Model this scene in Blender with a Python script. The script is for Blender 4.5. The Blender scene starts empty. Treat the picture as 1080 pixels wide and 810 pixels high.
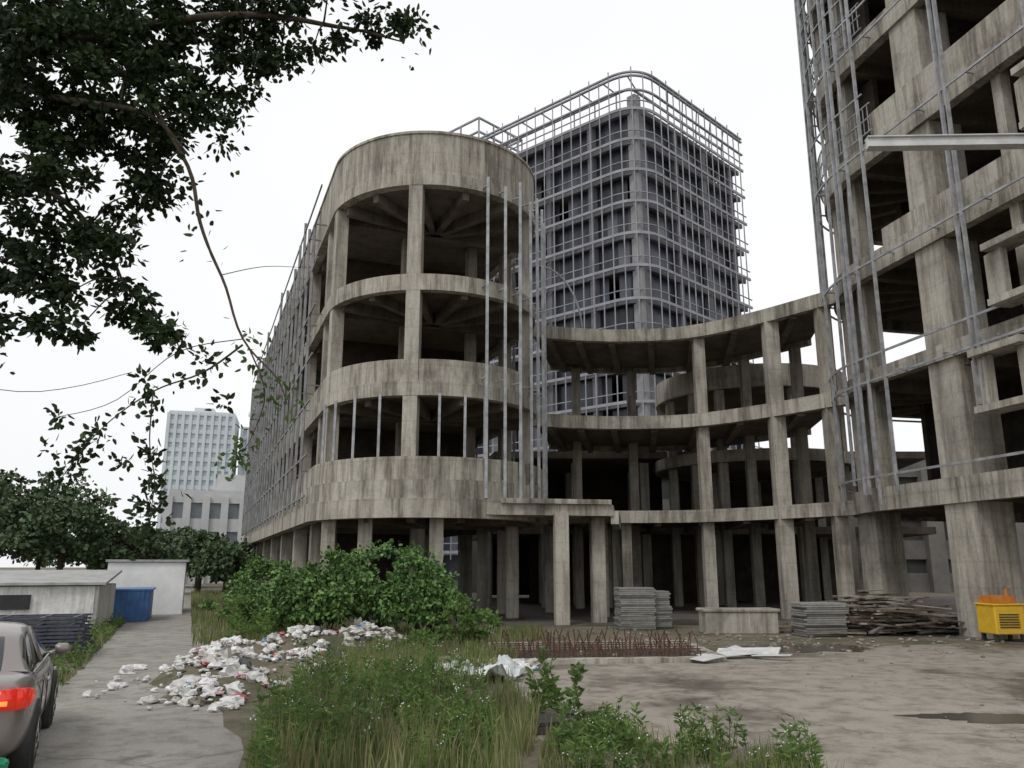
import bpy, math, random, bmesh
import numpy as np
from mathutils import Vector, Matrix, noise
random.seed(7); rng=np.random.default_rng(7)
R=math.radians
scene=bpy.context.scene
COL=scene.collection

# ------------------------------------------------------------------ materials
def newmat(name):
    m=bpy.data.materials.new(name); m.use_nodes=True
    nt=m.node_tree; b=nt.nodes['Principled BSDF']
    return m,nt,b
def N(nt,t,**k):
    n=nt.nodes.new(t)
    for a,v in k.items(): setattr(n,a,v)
    return n
def noise_tex(nt,vec,scale,detail=4,rough=.6):
    n=N(nt,'ShaderNodeTexNoise'); n.inputs['Scale'].default_value=scale
    n.inputs['Detail'].default_value=detail; n.inputs['Roughness'].default_value=rough
    nt.links.new(vec,n.inputs['Vector']); return n.outputs['Fac']
def ramp(nt,fac,stops):
    r=N(nt,'ShaderNodeValToRGB'); e=r.color_ramp.elements
    while len(e)<len(stops): e.new(.5)
    for i,(p,c) in enumerate(stops):
        e[i].position=p; e[i].color=(c[0],c[1],c[2],1) if hasattr(c,'__len__') else (c,c,c,1)
    nt.links.new(fac,r.inputs['Fac']); return r.outputs['Color']
def mixc(nt,fac,a,b,mode='MIX'):
    m=N(nt,'ShaderNodeMix',data_type='RGBA',blend_type=mode)
    if isinstance(fac,(int,float)): m.inputs['Factor'].default_value=fac
    else: nt.links.new(fac,m.inputs['Factor'])
    for s,v in (('A',a),('B',b)):
        if isinstance(v,tuple): m.inputs[s].default_value=(*v[:3],1)
        else: nt.links.new(v,m.inputs[s])
    for o in m.outputs:
        if o.type=='RGBA': return o
def bump(nt,b,h,strength=.3,dist=.05):
    n=N(nt,'ShaderNodeBump'); n.inputs['Strength'].default_value=strength; n.inputs['Distance'].default_value=dist
    nt.links.new(h,n.inputs['Height']); nt.links.new(n.outputs['Normal'],b.inputs['Normal'])
def coords(nt,scale=(1,1,1)):
    tc=N(nt,'ShaderNodeTexCoord'); mp=N(nt,'ShaderNodeMapping'); mp.inputs['Scale'].default_value=scale
    nt.links.new(tc.outputs['Object'],mp.inputs['Vector']); return mp.outputs['Vector']

def concrete(name,base,dark,light=None,streak=.55,joint=True):
    m,nt,b=newmat(name)
    v=coords(nt); vs=coords(nt,(1.3,1.3,.14)); vt=coords(nt,(5,5,.35))
    big=noise_tex(nt,v,.55,6,.68); st=noise_tex(nt,vs,1.1,6,.74); st2=noise_tex(nt,vt,1.0,4,.7); fine=noise_tex(nt,v,9,4,.7)
    c=ramp(nt,big,[(.32,dark),(.47,base),(.68,light or tuple(x*1.2 for x in base))])
    sm=ramp(nt,st,[(.37,(.24,.23,.22)),(.47,(.72,.70,.67)),(.55,(1,1,1))])
    c=mixc(nt,streak,c,sm,'MULTIPLY')
    c=mixc(nt,streak*.7,c,ramp(nt,st2,[(.40,(.40,.385,.37)),(.5,(1,1,1))]),'MULTIPLY')
    fm=ramp(nt,fine,[(.3,.8),(.7,1.1)])
    c=mixc(nt,.7,c,fm,'MULTIPLY')
    if joint:
        w=N(nt,'ShaderNodeTexWave',wave_type='BANDS',bands_direction='Z'); w.inputs['Scale'].default_value=.42
        w.inputs['Distortion'].default_value=.5; w.inputs['Detail'].default_value=1
        nt.links.new(v,w.inputs['Vector'])
        jm=ramp(nt,w.outputs['Fac'],[(.0,.72),(.04,1.0)])
        c=mixc(nt,.35,c,jm,'MULTIPLY')
    nt.links.new(c,b.inputs['Base Color']); b.inputs['Roughness'].default_value=.92
    bump(nt,b,fine,.45,.03)
    return m
def simple(name,c1,c2,scale=3,rough=.7,metal=0,bstr=.2,spec=None):
    m,nt,b=newmat(name); v=coords(nt)
    f=noise_tex(nt,v,scale,4,.65)
    nt.links.new(ramp(nt,f,[(.35,c1),(.65,c2)]),b.inputs['Base Color'])
    b.inputs['Roughness'].default_value=rough; b.inputs['Metallic'].default_value=metal
    if spec is not None: b.inputs['Specular IOR Level'].default_value=spec
    if bstr: bump(nt,b,f,bstr,.02)
    return m
def leafmat(name,cols,trans=.35,rough=.6):
    m,nt,b=newmat(name)
    g=N(nt,'ShaderNodeNewGeometry')
    n=len(cols); c=ramp(nt,g.outputs['Random Per Island'],[(i/(n-1),cc) for i,cc in enumerate(cols)])
    v=coords(nt); big=noise_tex(nt,v,1.2,1); bm=ramp(nt,big,[(.35,.6),(.65,1.2)])
    c=mixc(nt,.8,c,bm,'MULTIPLY')
    nt.links.new(c,b.inputs['Base Color']); b.inputs['Roughness'].default_value=rough
    b.inputs['Specular IOR Level'].default_value=.25
    if trans:
        t=N(nt,'ShaderNodeBsdfTranslucent'); nt.links.new(c,t.inputs['Color'])
        mx=N(nt,'ShaderNodeMixShader'); mx.inputs[0].default_value=trans
        nt.links.new(b.outputs[0],mx.inputs[1]); nt.links.new(t.outputs[0],mx.inputs[2])
        nt.links.new(mx.outputs[0],nt.nodes['Material Output'].inputs['Surface'])
    return m
def islandmat(name,cols,rough=.6,metal=0):
    m,nt,b=newmat(name); g=N(nt,'ShaderNodeNewGeometry')
    n=len(cols); r=N(nt,'ShaderNodeValToRGB'); r.color_ramp.interpolation='CONSTANT'; e=r.color_ramp.elements
    while len(e)<n: e.new(.5)
    for i,cc in enumerate(cols): e[i].position=i/n; e[i].color=(*cc,1)
    nt.links.new(g.outputs['Random Per Island'],r.inputs['Fac'])
    v=coords(nt); f=noise_tex(nt,v,6,4,.7); fm=ramp(nt,f,[(.3,.55),(.7,1.1)])
    nt.links.new(mixc(nt,.8,r.outputs['Color'],fm,'MULTIPLY'),b.inputs['Base Color'])
    b.inputs['Roughness'].default_value=rough; b.inputs['Metallic'].default_value=metal
    bump(nt,b,f,.3,.02)
    return m

M_con=concrete('concrete_weathered',(.405,.38,.33),(.24,.22,.19),streak=.8)
M_con2=concrete('concrete_columns',(.41,.385,.335),(.27,.25,.215),streak=.6)
M_condark=concrete('concrete_soffit_shaded',(.14,.117,.095),(.075,.062,.05),(.19,.16,.13),streak=.4,joint=False)  # darker copy of the concrete, interior shade put into the colour
M_inner=simple('brick_infill_shaded',(.03,.024,.019),(.065,.05,.038),2,.95)  # near-black so the inner walls carry the shade of the open floors
M_steel=simple('galvanised_steel',(.22,.225,.23),(.40,.41,.43),2.5,.6,.3,0)
M_steeld=simple('steel_dull',(.14,.14,.14),(.27,.275,.285),1.5,.65,.2,0)
M_tsteel=simple('tower_steel',(.21,.215,.24),(.32,.325,.355),.6,.7,.1,0)
M_tcon=simple('tower_concrete',(.12,.12,.135),(.19,.19,.21),.3,.9,0,0)
M_rust=simple('rusty_rebar',(.07,.038,.026),(.15,.08,.055),12,.85,.2)
M_bark=simple('bark',(.035,.028,.02),(.09,.07,.05),14,.95,0,.6)
m,nt,b=newmat('tower_dark_panels'); M_tdark=m  # dark panels for open floors, their inner shade painted in
g_=N(nt,'ShaderNodeNewGeometry'); nt.links.new(ramp(nt,g_.outputs['Random Per Island'],[(0,(.012,.014,.02)),(.6,(.03,.035,.052)),(.85,(.055,.065,.09)),(1,(.14,.15,.17))]),b.inputs['Base Color']); b.inputs['Roughness'].default_value=.28; b.inputs['Specular IOR Level'].default_value=.45

# ------------------------------------------------------------------ mesh builder
class MB:
    def __init__(s): s.v=[];s.f=[];s.m=[]
    def add(s,vs,fs,mi=0):
        o=len(s.v); s.v+= [tuple(p) for p in vs]; s.f+=[tuple(i+o for i in f) for f in fs]; s.m+=[mi]*len(fs)
    def box(s,c,size,rot=0,mi=0,jit=0):
        sx,sy,sz=[x/2 for x in size]; cr,sr=math.cos(rot),math.sin(rot); vs=[]
        for z in(-sz,sz):
            for x,y in((-sx,-sy),(sx,-sy),(sx,sy),(-sx,sy)):
                vs.append((c[0]+x*cr-y*sr,c[1]+x*sr+y*cr,c[2]+z))
        s.add(vs,[(0,3,2,1),(4,5,6,7),(0,1,5,4),(1,2,6,5),(2,3,7,6),(3,0,4,7)],mi)
    def beam(s,p0,p1,w,h=None,mi=0):
        h=h or w; p0=Vector(p0);p1=Vector(p1); d=(p1-p0)
        if d.length<1e-5:return
        d.normalize(); up=Vector((0,0,1)) if abs(d.z)<.95 else Vector((1,0,0))
        a=d.cross(up).normalized(); b=a.cross(d).normalized(); vs=[]
        for p in(p0,p1):
            for x,y in((-1,-1),(1,-1),(1,1),(-1,1)): vs.append(p+a*(x*w/2)+b*(y*h/2))
        s.add(vs,[(0,1,2,3),(7,6,5,4),(0,4,5,1),(1,5,6,2),(2,6,7,3),(3,7,4,0)],mi)
    def prism(s,pts,z0,z1,mi=0,mtop=None,mbot=None):
        n=len(pts); vs=[(p[0],p[1],z0) for p in pts]+[(p[0],p[1],z1) for p in pts]
        s.add(vs,[(i,(i+1)%n,n+(i+1)%n,n+i) for i in range(n)],mi)
        s.add(vs,[tuple(range(n,2*n))],mi if mtop is None else mtop)
        s.add(vs,[tuple(range(n-1,-1,-1))],mi if mbot is None else mbot)
    def strip(s,outer,inner,z0,z1,mi=0):
        n=len(outer); vs=[]
        for o,i in zip(outer,inner): vs+=[(o[0],o[1],z0),(o[0],o[1],z1),(i[0],i[1],z1),(i[0],i[1],z0)]
        fs=[]
        for k in range(n-1):
            a=4*k;b=a+4
            for j in range(4): fs.append((a+j,b+j,b+(j+1)%4,a+(j+1)%4))
        fs+=[(0,1,2,3),(4*n-1,4*n-2,4*n-3,4*n-4)]
        s.add(vs,fs,mi)
    def tube(s,pts,rad,n=6,mi=0):
        pts=[Vector(p) for p in pts]; vs=[]
        for i,p in enumerate(pts):
            d=(pts[min(i+1,len(pts)-1)]-pts[max(i-1,0)]); d=d.normalized() if d.length>0 else Vector((0,0,1))
            up=Vector((0,0,1)) if abs(d.z)<.9 else Vector((1,0,0))
            a=d.cross(up).normalized(); b=a.cross(d)
            r=rad[i] if hasattr(rad,'__len__') else rad
            for k in range(n):
                t=2*math.pi*k/n; vs.append(p+(a*math.cos(t)+b*math.sin(t))*r)
        fs=[]
        for i in range(len(pts)-1):
            for k in range(n): fs.append((i*n+k,i*n+(k+1)%n,(i+1)*n+(k+1)%n,(i+1)*n+k))
        fs.append(tuple(range(n-1,-1,-1))); fs.append(tuple((len(pts)-1)*n+k for k in range(n)))
        s.add(vs,fs,mi)
    def obj(s,name,mats,parent=None,smooth=False,bevel=0):
        me=bpy.data.meshes.new(name); me.from_pydata(s.v,[],s.f)
        for m in (mats if isinstance(mats,(list,tuple)) else [mats]): me.materials.append(m)
        me.polygons.foreach_set('material_index',s.m)
        if smooth: me.polygons.foreach_set('use_smooth',[True]*len(s.f))
        me.update(); o=bpy.data.objects.new(name,me); COL.objects.link(o)
        if parent:
            o.parent=parent; o.matrix_parent_inverse=Matrix.Translation(-parent.location)
        if bevel:
            b=o.modifiers.new('b','BEVEL'); b.width=bevel; b.segments=2; b.limit_method='ANGLE'
        return o
def empty(name,loc=(0,0,0)):
    e=bpy.data.objects.new(name,None); e.location=loc; COL.objects.link(e); return e

# ------------------------------------------------------------------ path helpers
def offs(pts,d):
    out=[];n=len(pts)
    for i,p in enumerate(pts):
        ns=[]
        for a,b in((i-1,i),(i,i+1)):
            if a>=0 and b<n:
                t=Vector(pts[b])-Vector(pts[a])
                if t.length>1e-6: t.normalize(); ns.append(Vector((t.y,-t.x)))
        v=sum(ns,Vector((0,0))); v.normalize()
        k=1/max(.5,v.dot(ns[0])); out.append(tuple(Vector(p)+v*d*k))
    return out
def walk(pts,step,start=0):
    out=[];acc=start;pos=0
    for a,b in zip(pts[:-1],pts[1:]):
        a=Vector(a);b=Vector(b);L=(b-a).length
        while acc<=pos+L:
            out.append(tuple(a+(b-a)*((acc-pos)/L))); acc+=step
        pos+=L
    return out
def arc(c,r,a0,a1,n): return [(c[0]+r*math.cos(a0+(a1-a0)*i/n),c[1]+r*math.sin(a0+(a1-a0)*i/n)) for i in range(n+1)]
def catmull(P,n=8):
    out=[];P=[Vector(p) for p in P]
    for i in range(len(P)-1):
        p0=P[max(i-1,0)];p1=P[i];p2=P[i+1];p3=P[min(i+2,len(P)-1)]
        for k in range(n):
            t=k/n; out.append(tuple(.5*((2*p1)+(-p0+p2)*t+(2*p0-5*p1+4*p2-p3)*t*t+(-p0+3*p1-3*p2+p3)*t**3)))
    out.append(tuple(P[-1])); return out
def rail(mb,pts,z,w,h,mi=0):
    o=offs(pts,w/2); i=offs(pts,-w/2); mb.strip(o,i,z-h/2,z+h/2,mi)
def winbuilding(name,c,size,rot,floors,bays,mw,mg,setb=.25,hh=.55,ww=.6,pent=True):
    e=empty(name,(c[0],c[1],0)); m=MB(); sx,sy,sz=size
    m.box((c[0],c[1],sz/2),(sx-.6,sy-.6,sz),rot,1)
    cr,sr=math.cos(rot),math.sin(rot)
    def Wd(x,y): return (c[0]+x*cr-y*sr,c[1]+x*sr+y*cr)
    fh=sz/floors
    for f in range(floors+1):
        z=f*fh; t=fh*(1-hh)
        m.box((c[0],c[1],max(z,t/2)),(sx,sy,t),rot,0)
    for ln,fn in((sx,lambda s,k:Wd(s,k*sy/2)),(sy,lambda s,k:Wd(k*sx/2,s))):
        nb=max(2,int(bays*ln/sx)); bw=ln/nb
        for k in(-1,1):
            for i in range(nb+1):
                x=-ln/2+i*bw; p=fn(x,k*.995); m.box((p[0],p[1],sz/2),(bw*(1-ww),)*2+(sz-.02,),rot,0)
    if pent: m.box((c[0],c[1],sz+fh*.3),(sx*.3,sy*.4,fh*1.2),rot,0)
    m.obj('walls_and_windows',[mw,mg],e); return e

# ================================================================== ROUNDED WING
A=Vector((-.365,.931)); B=Vector((.931,.365)); C=Vector((-3.58,34.7)); r=4.6
angB=math.atan2(B.y,B.x)
wl=[tuple(C-B*r+A*t) for t in (42,35,28,21,14,7,3)]
wr=[tuple(C+B*r+A*t) for t in (3,10,20,30,42)]
wing=wl+arc(C,r,angB+math.pi,angB+2*math.pi,40)+wr
W=empty('unfinished_rounded_building',(C.x,C.y,0))
m=MB()
def band(z0,z1,out=0,t=.28,mi=0,path=wing): m.strip(offs(path,out),offs(path,out-t),z0,z1,mi)
band(3.85,4.55,.50,.5); band(4.55,5.25,.42,.22); band(5.25,6.12,.30,.22)
band(8.5,9.05,.04,.4); band(9.05,9.95,-.04,.2)
band(12.75,13.42,.03,.35)
band(17.25,17.75,.04,.4); band(17.75,19.55,.0,.22); band(19.55,19.66,.05,.32)
m.obj('floor_bands',[M_con],W)
m=MB()
for z,o in((4.45,.3),(8.95,-.1),(13.3,-.1),(17.6,-.1)):
    m.prism(offs(wing,o),z-.3,z,0,mtop=1)
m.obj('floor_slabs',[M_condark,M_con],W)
m=MB()
ext=[(-3.4,29.85),(3.9,31.25),(4.7,36.6),(1.2,37.5),(-2,33)]
m.prism(ext,4.0,4.42); m.beam((-.4,30.35,4.52),(3.8,31.2,4.52),.2,.18)
m.beam((3.95,31.3,3.95),(4.75,36.6,3.95),.3,.5)
m.obj('terrace_slab',[M_con],W)
m=MB()
def col(p,z0,z1,w,rot=0,mi=0,w2=None): m.box((p[0],p[1],(z0+z1)/2),(w,w2 or w,z1-z0),rot,mi)
def polar(c,rr,deg): return (c[0]+rr*math.cos(R(deg)),c[1]+rr*math.sin(R(deg)))
for dg,w in((266,.56),(207,.5),(345,.45)):
    col(polar(C,r-.26,dg),4.4,17.5,w,R(dg))
for t in range(2,42,6):
    col(C-B*(r-.35)+A*t,4.4,17.5,.5,angB); col(C+B*(r-.35)+A*t,4.4,17.5,.5,angB)
    col(C-B*(r-.3)+A*t,0,4.1,.6,angB); col(C+B*(r-.3)+A*t,0,4.1,.6,angB)
for p in((-5.0,36.0),(-2.0,37.2),(-4.3,33.6)): col(p,4.4,17.5,.45,angB)
for p in((-7.1,31.7),(-2.85,30.75),(1.85,30.9),(3.35,32.2),(3.9,36),(0,35),(-4,35),(-5.6,31.2)): col(p,0,4.1,.52,.1)
for i in range(4):
    for j in range(3): col((-4.6+i*3.2,39+j*4.5),0,4.2,.5)
m.obj('columns',[M_con2],W)
m=MB()
for z in(4.15,8.65,13.0,17.3):
    for dg in range(215,350,26): 
        p=polar(C,r-.3,dg); m.beam((C.x,C.y,z-.2),(p[0],p[1],z-.2),.28,.45)
    for t in range(0,40,6):
        a=C-B*(r-.4)+A*t; b=C+B*(r-.4)+A*t; m.beam((a.x,a.y,z-.23),(b.x,b.y,z-.23),.28,.5)
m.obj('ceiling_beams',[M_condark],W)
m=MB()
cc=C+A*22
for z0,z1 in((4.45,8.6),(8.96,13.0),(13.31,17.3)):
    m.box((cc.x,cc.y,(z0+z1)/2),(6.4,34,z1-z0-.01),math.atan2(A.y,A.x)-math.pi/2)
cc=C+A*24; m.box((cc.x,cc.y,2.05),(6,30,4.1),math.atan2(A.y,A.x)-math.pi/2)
m.obj('infill_and_dark_backing',[M_inner],W)
m=MB()
for dg in(301,311,321,330,338,347,356):
    p=polar(C,r+.45,dg); m.beam((p[0],p[1],4.6),(p[0],p[1],17.6+random.uniform(-.2,.8)),.085,.12)
    for z in(5.3,9.3,13.1,17.4):
        q=polar(C,r,dg); m.beam((p[0],p[1],z),(q[0],q[1],z),.06)
for dg in(224,238,252,280,292,302,212):
    p=polar(C,r+.17,dg); m.beam((p[0],p[1],6.05),(p[0],p[1],8.55),.075,.10)
hp=[(1.2+2.3*math.sin(t),38.2,13.2+3.7*math.cos(t)) for t in [i*math.pi/2/10 for i in range(11)]]
m.tube(hp,.05,5)
m.obj('curtain_wall_frame',[M_steel],W)
m=MB()
lp=offs(wl+[tuple(C-B*r)],.6)
pp=walk(lp,1.9,.3)
for i,p in enumerate(pp):
    m.beam((p[0],p[1],4.7),(p[0],p[1],17.4+random.choice([0,.6,1.2,1.7])),.08,.12)
    for z in(6.1,9.9,13.2,17.5): 
        q=Vector(p)+B*.6; m.beam((p[0],p[1],z),(q.x,q.y,z),.06)
for z in(4.9,6.6,8.9,10.9,13.1,15.2,17.4,18.6): rail(m,lp,z,.06,.08)
rp=offs(wr,.6)
for p in walk(rp,1.9,.2): m.beam((p[0],p[1],4.7),(p[0],p[1],17.8),.09,.12)
for z in(9,13.2,17.5): rail(m,rp,z,.07,.1)
m.obj('side_curtain_wall_frame',[M_steeld],W)

# ================================================================== LINK BRIDGE
L=empty('curved_link_structure',(7,37,0))
lk=catmull([(0.9,36.3),(2.8,36.9),(5.2,37.2),(8.1,36.7),(10.6,34.7),(13.3,31.3)],6)
def backed(path,d): return path+[(p[0]+1.2,p[1]+d) for p in reversed(path)]
m=MB()
for z0,z1,d in((4.05,4.6,9),(8.4,9.0,7.5),(12.65,13.25,6.5)):
    m.strip(lk,offs(lk,-.35),z0,z1,0)
    m.prism(backed(offs(lk,-.1),d),z1-.35,z1-.04,1,mtop=0)
    bk=[(p[0]+1.2,p[1]+d) for p in lk]; m.strip(offs(bk,.1),offs(bk,-.2),z0,z1+.003,0)
    for i in range(3,len(lk)-1,4):
        p=lk[i]; q=(p[0]+1.2,p[1]+d); m.beam((p[0]+.05,p[1]+.3,z0+.1),(q[0],q[1],z0+.1),.3,.44,1)
m.obj('link_slabs',[M_con,M_condark],L)
m=MB()
for p,w in(((8.85,36.9),.5),((11.45,34.3),.6),((13.0,32.3),.5)): col(p,0,12.8,w)
col((5.3,38),0,4.2,.45)
for p in((3.5,43),(6.6,43.6),(9.9,43.2),(12.2,41),(14,38.5)): col(p,0,12.7,.45)
for x in range(3,22,4):
    for y in (47,52): col((x+.7,y),0,8.0,.5)
m.obj('link_columns',[M_con2],L)
m=MB()
for z in(4.3,8.6): m.prism([(-1,46.2),(24,46.2),(26,58),(-3,58)],z-.4,z,0)
m.box((11,57,2.1),(26,.3,3.8),0,1); m.box((4,54,6.4),(12,.3,3.6),0,1); m.box((17,52,6.4),(13,.3,3.6),0,1); m.box((3,48.5,2),(4,.3,3.8),0,1); m.box((16,50,2),(5,.3,3.8),0,1); m.box((9.5,47.5,2),(3.2,.3,3.8),0,1)
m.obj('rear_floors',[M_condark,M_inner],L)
m=MB()
dc=(13.9,46.2)
for z0,z1,rr in((11.3,12.5,5.4),(7.4,8.0,5.6)):
    ci=arc(dc,rr,0,2*math.pi,48); m.strip(ci,arc(dc,rr-.25,0,2*math.pi,48),z0,z1,0)
    m.prism(arc(dc,rr-.15,0,2*math.pi*47/48,47),z0+.02,z0+.3,1)
for k in range(8): col(polar(dc,4.9,k*45+10),0,11.4,.45)
m.obj('circular_hall',[M_con2,M_condark],L)

# ================================================================== RIGHT BUILDING
D=Vector((.22,-.9755)); Nn=Vector((.9755,.22)); F0=Vector((13.22,28.6)); Rr=6.0
Cc=F0+Nn*Rr; a0=math.atan2(-D.y,-D.x); a1=math.atan2(-Nn.y,-Nn.x)%(2*math.pi)
face=[tuple(F0+D*u) for u in(1.5,3.5,7,11,15.6)]
side=[tuple(Cc+(-D)*Rr+Nn*u) for u in(11,5,1.5)]
rb=side+arc(Cc,Rr,a0,a1,30)+face
closed=lambda off:offs(rb,off)+[tuple(Vector(face[-1])+Nn*17)]
G=empty('unfinished_tower_block',(16,28,0))
lv=[4.8,9.1,13.4,17.7,22.1,26.4,30.7,35]
m=MB(); m2=MB()
for i,z in enumerate(lv):
    h0=.75 if i!=1 else .45; up=[.05,.05,.75,1.1,.2,.9,.1,.9][i]
    m.strip(offs(rb,.02),offs(rb,-.35),z-h0,z+.06,0)
    if up>.1:
        fp=[tuple(F0+D*u) for u in(1.2,7,11,15.6)] if i in(2,3) else rb
        m.strip(offs(fp,-.03),offs(fp,-.22),z+.06,z+up,0)
    m2.prism(closed(-.08),z-.3,z-.02,0)
    for u in(0,4,8,12):
        a=F0+D*u+Nn*.3; b=a+Nn*12; m2.beam((a.x,a.y,z-.5),(b.x,b.y,z-.5),.35,.5)
    for k in range(1,5):
        q=Cc+Vector((math.cos(a1-k*.3),math.sin(a1-k*.3)))*(Rr-.3); m2.beam((Cc.x,Cc.y,z-.5),(q.x,q.y,z-.5),.3,.45)
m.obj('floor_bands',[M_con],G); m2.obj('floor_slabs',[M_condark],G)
m=MB()
ra=math.atan2(Nn.y,Nn.x)
c1=F0+D*3.3+Nn*.75; col(c1,0,35,1.3,ra,0,1.35)
c1=F0+D*9.7+Nn*.75; col(c1,0,35,1.3,ra)
col((14.25,31.6),0,4.5,1.1,ra); 
col(polar(Cc,Rr-.7,math.degrees(a1)-32),4.4,35,.65,ra)
for u,n in((-2.5,6.6),(3.3,7),(9.7,7),(-3,11),(3,12)):
    p=F0+D*u+Nn*n; col(p,0,35,.8,ra)
col(F0+D*-.9+Nn*.75,4.7,35,.5,ra); col(F0+D*6.6+Nn*.5,4.7,17.5,.35,ra)
m.obj('columns',[M_con2],G)
m=MB()
for i,z in enumerate(lv[:-1]):
    p=F0+D*5.6+Nn*9; m.box((p.x,p.y,z+2),(6,17,3.7),ra)
    p=F0+D*(-2.2)+Nn*7.5; 
    m.box((p.x,p.y,z+2),(7.5,.25,3.7),ra) if i!=1 else m.box((p.x,p.y,z+2),(4.5,.25,3.7),ra)
    if i>=3:
        ar=arc(Cc,Rr,a0,a1,30); m.strip(offs(ar,-1.3),offs(ar,-1.5),z+.02,z+3.6)  # dark inset wall added to blacken the upper corner, stands in for mesh
p=F0+D*1+Nn*14; m.box((p.x,p.y,2.0),(.3,14,4),ra)
m.obj('infill_and_dark_backing',[M_inner],G)
m=MB()
for u,z in((7.2,9.6),(6.2,6.6),(9.1,14.2)):
    p=F0+D*u-Nn*.35; w,h=1.9,1.7
    for dz in(0,h): m.beam((*(p-D*w/2),z+dz),(*(p+D*w/2),z+dz),.8,.2)
    for s in(-1,1): q=p+D*(s*(w/2-.1)); m.beam((q.x,q.y,z+.1),(q.x,q.y,z+h-.1),.8,.2)
m.obj('window_surrounds',[M_con2],G)
m=MB()
FO=.45
fo=offs(rb,FO)
arcs=offs(arc(Cc,Rr,a0,a1,30)+face[:1],FO)
def pole(p,z0,z1,w=.08,lean=0): m.beam((p[0],p[1],z0),(p[0]+lean,p[1],z1),w,w*1.3)
for i,p in enumerate(walk(arcs,1.5,1.4)):
    pole(p,5.0 if i%2 else 4.2,35)
for p in walk(arcs,.7,1.9): pole(p,21.6,35,.05)
for u in(-.5,-.25,1.2,5.2,5.45,8.6,11.6): p=F0+D*u-Nn*FO; pole(p,4.6 if u<5 else 6.8,35,.085)
for z in(5.2,8.6,9.5,12.9,17.2,21.6,22.9,25.9,27.2): rail(m,fo,z,.05,.08)
for z in(19.4,24.0,25): rail(m,arcs,z,.05,.06)
for p in walk(offs(rb,0),2.2,9):
    q=Vector(p)-Nn*FO
    for z in(8.7,13.0,17.3,21.7,26): m.beam((p[0],p[1],z),(q.x,q.y,z),.06)
for z in(18.0,22.3,26.6):
    for p in walk(offs(arcs,-.3),.25,0): m.beam((p[0],p[1],z),(p[0],p[1],z+1.1),.03)
    for dz in(.0,.55,1.1): rail(m,offs(arcs,-.3),z+dz,.04,.05)
m.obj('curtain_wall_frame',[M_steel],G)
m=MB(); m.beam((9.8,20.2,13.5),(15.8,19.8,13.38),.16,.26); m.beam((9.8,20.2,13.36),(15.8,19.8,13.24),.3,.03); m.beam((9.8,20.2,13.65),(15.8,19.8,13.53),.3,.03)
m.obj('cantilever_steel_beam',[simple('pale_painted_steel',(.45,.46,.46),(.6,.6,.6),2,.6,0,0)],G)

# ================================================================== FAR TOWER
T=empty('highrise_frame_tower',(14,100,0))
P0=Vector((-11.2,112));P1=Vector((15.2,88.6));P2=Vector((32.6,106))
d0=(P1-P0).normalized(); d2=(P2-P1).normalized(); k=3.6
pa=P1-d0*k; pb=P1+d2*k
fil=[]
for i in range(11):
    t=i/10; fil.append(tuple((1-t)**2*pa+2*t*(1-t)*P1+t*t*pb))
tp=[tuple(P0)]+fil+[tuple(P2)]
back=[tuple(P2+(P0-P1)*.9),tuple(P0+d2*22)]
st=4.1; nl=14
m=MB();m2=MB();m3=MB()
for i in range(1,nl+1):
    z=i*st
    m2.prism(offs(tp,-.1)+back,z-.35,z,0)
    m.strip(offs(tp,.75),offs(tp,.55),z-.3,z+.05,0)
    m.strip(offs(tp,.75),offs(tp,.6),z+.95,z+1.05,0)
    m2.strip(offs(tp,.0),offs(tp,-.3),z-.5,z+.12,0)
for z in(nl*st+2.4,nl*st+4.4,nl*st+4.9): m.strip(offs(tp,.8),offs(tp,.5),z-.1,z+.1,0)
for z in(nl*st+4.4,): m.strip(offs(tp,-2.2),offs(tp,-2.5),z-.12,z+.12,0)
for i,p in enumerate(walk(offs(tp,.7),1.5,.3)): m.beam((p[0],p[1],3),(p[0],p[1],nl*st+4.9+(.7 if i%2 else 0)),.13,.13)
ip=walk(offs(tp,-2.35),3.4,.3); op=walk(offs(tp,.65),3.4,.3)
for a,b in zip(ip,op):
    m.beam((a[0],a[1],nl*st+4.4),(b[0],b[1],nl*st+4.4),.14); m.beam((a[0],a[1],nl*st),(a[0],a[1],nl*st+4.4),.18)
for p in walk(offs(tp,-.45),6.8,1): m2.box((p[0],p[1],nl*st/2),(.8,.8,nl*st),.7)
m2.box((P1.x,P1.y+1.6,nl*st/2+1),(1.2,1.2,nl*st+2),.75,1)
gp=walk(offs(tp,-.85),1.5,0)
for i in range(nl):
    z=i*st
    for a,b in zip(gp[:-1],gp[1:]):
        if random.random()<.05: continue
        m3.add([(a[0],a[1],z+.02),(b[0],b[1],z+.02),(b[0],b[1],z+st-.38),(a[0],a[1],z+st-.38)],[(0,1,2,3)])
q=offs(tp,-6); m3.prism([q[0],q[4],q[8],q[-1],(q[-1][0]-10,q[-1][1]+12)],0,nl*st-.4,0)
z0=nl*st;z1=z0+8.9
cs=P0-d0*2.5
cb=[cs,cs+d0*11,cs+d0*11+d2*9,cs+d2*9]
for a,b in zip(cb,cb[1:]+cb[:1]):
    for z in(z1,z1-2.2,z0+3): m.beam((a.x,a.y,z),(b.x,b.y,z),.25)
    for t in(0,.33,.66): q=a+(b-a)*t; m.beam((q.x,q.y,z0-4),(q.x,q.y,z1),.25)
m.obj('facade_steel_grid',[M_tsteel],T); m2.obj('floor_slabs',[M_tcon,simple('tower_corner_column',(.24,.24,.25),(.32,.32,.33),.3,.9,0,0)],T); m3.obj('dark_panels_and_core',[M_tdark],T)

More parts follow.
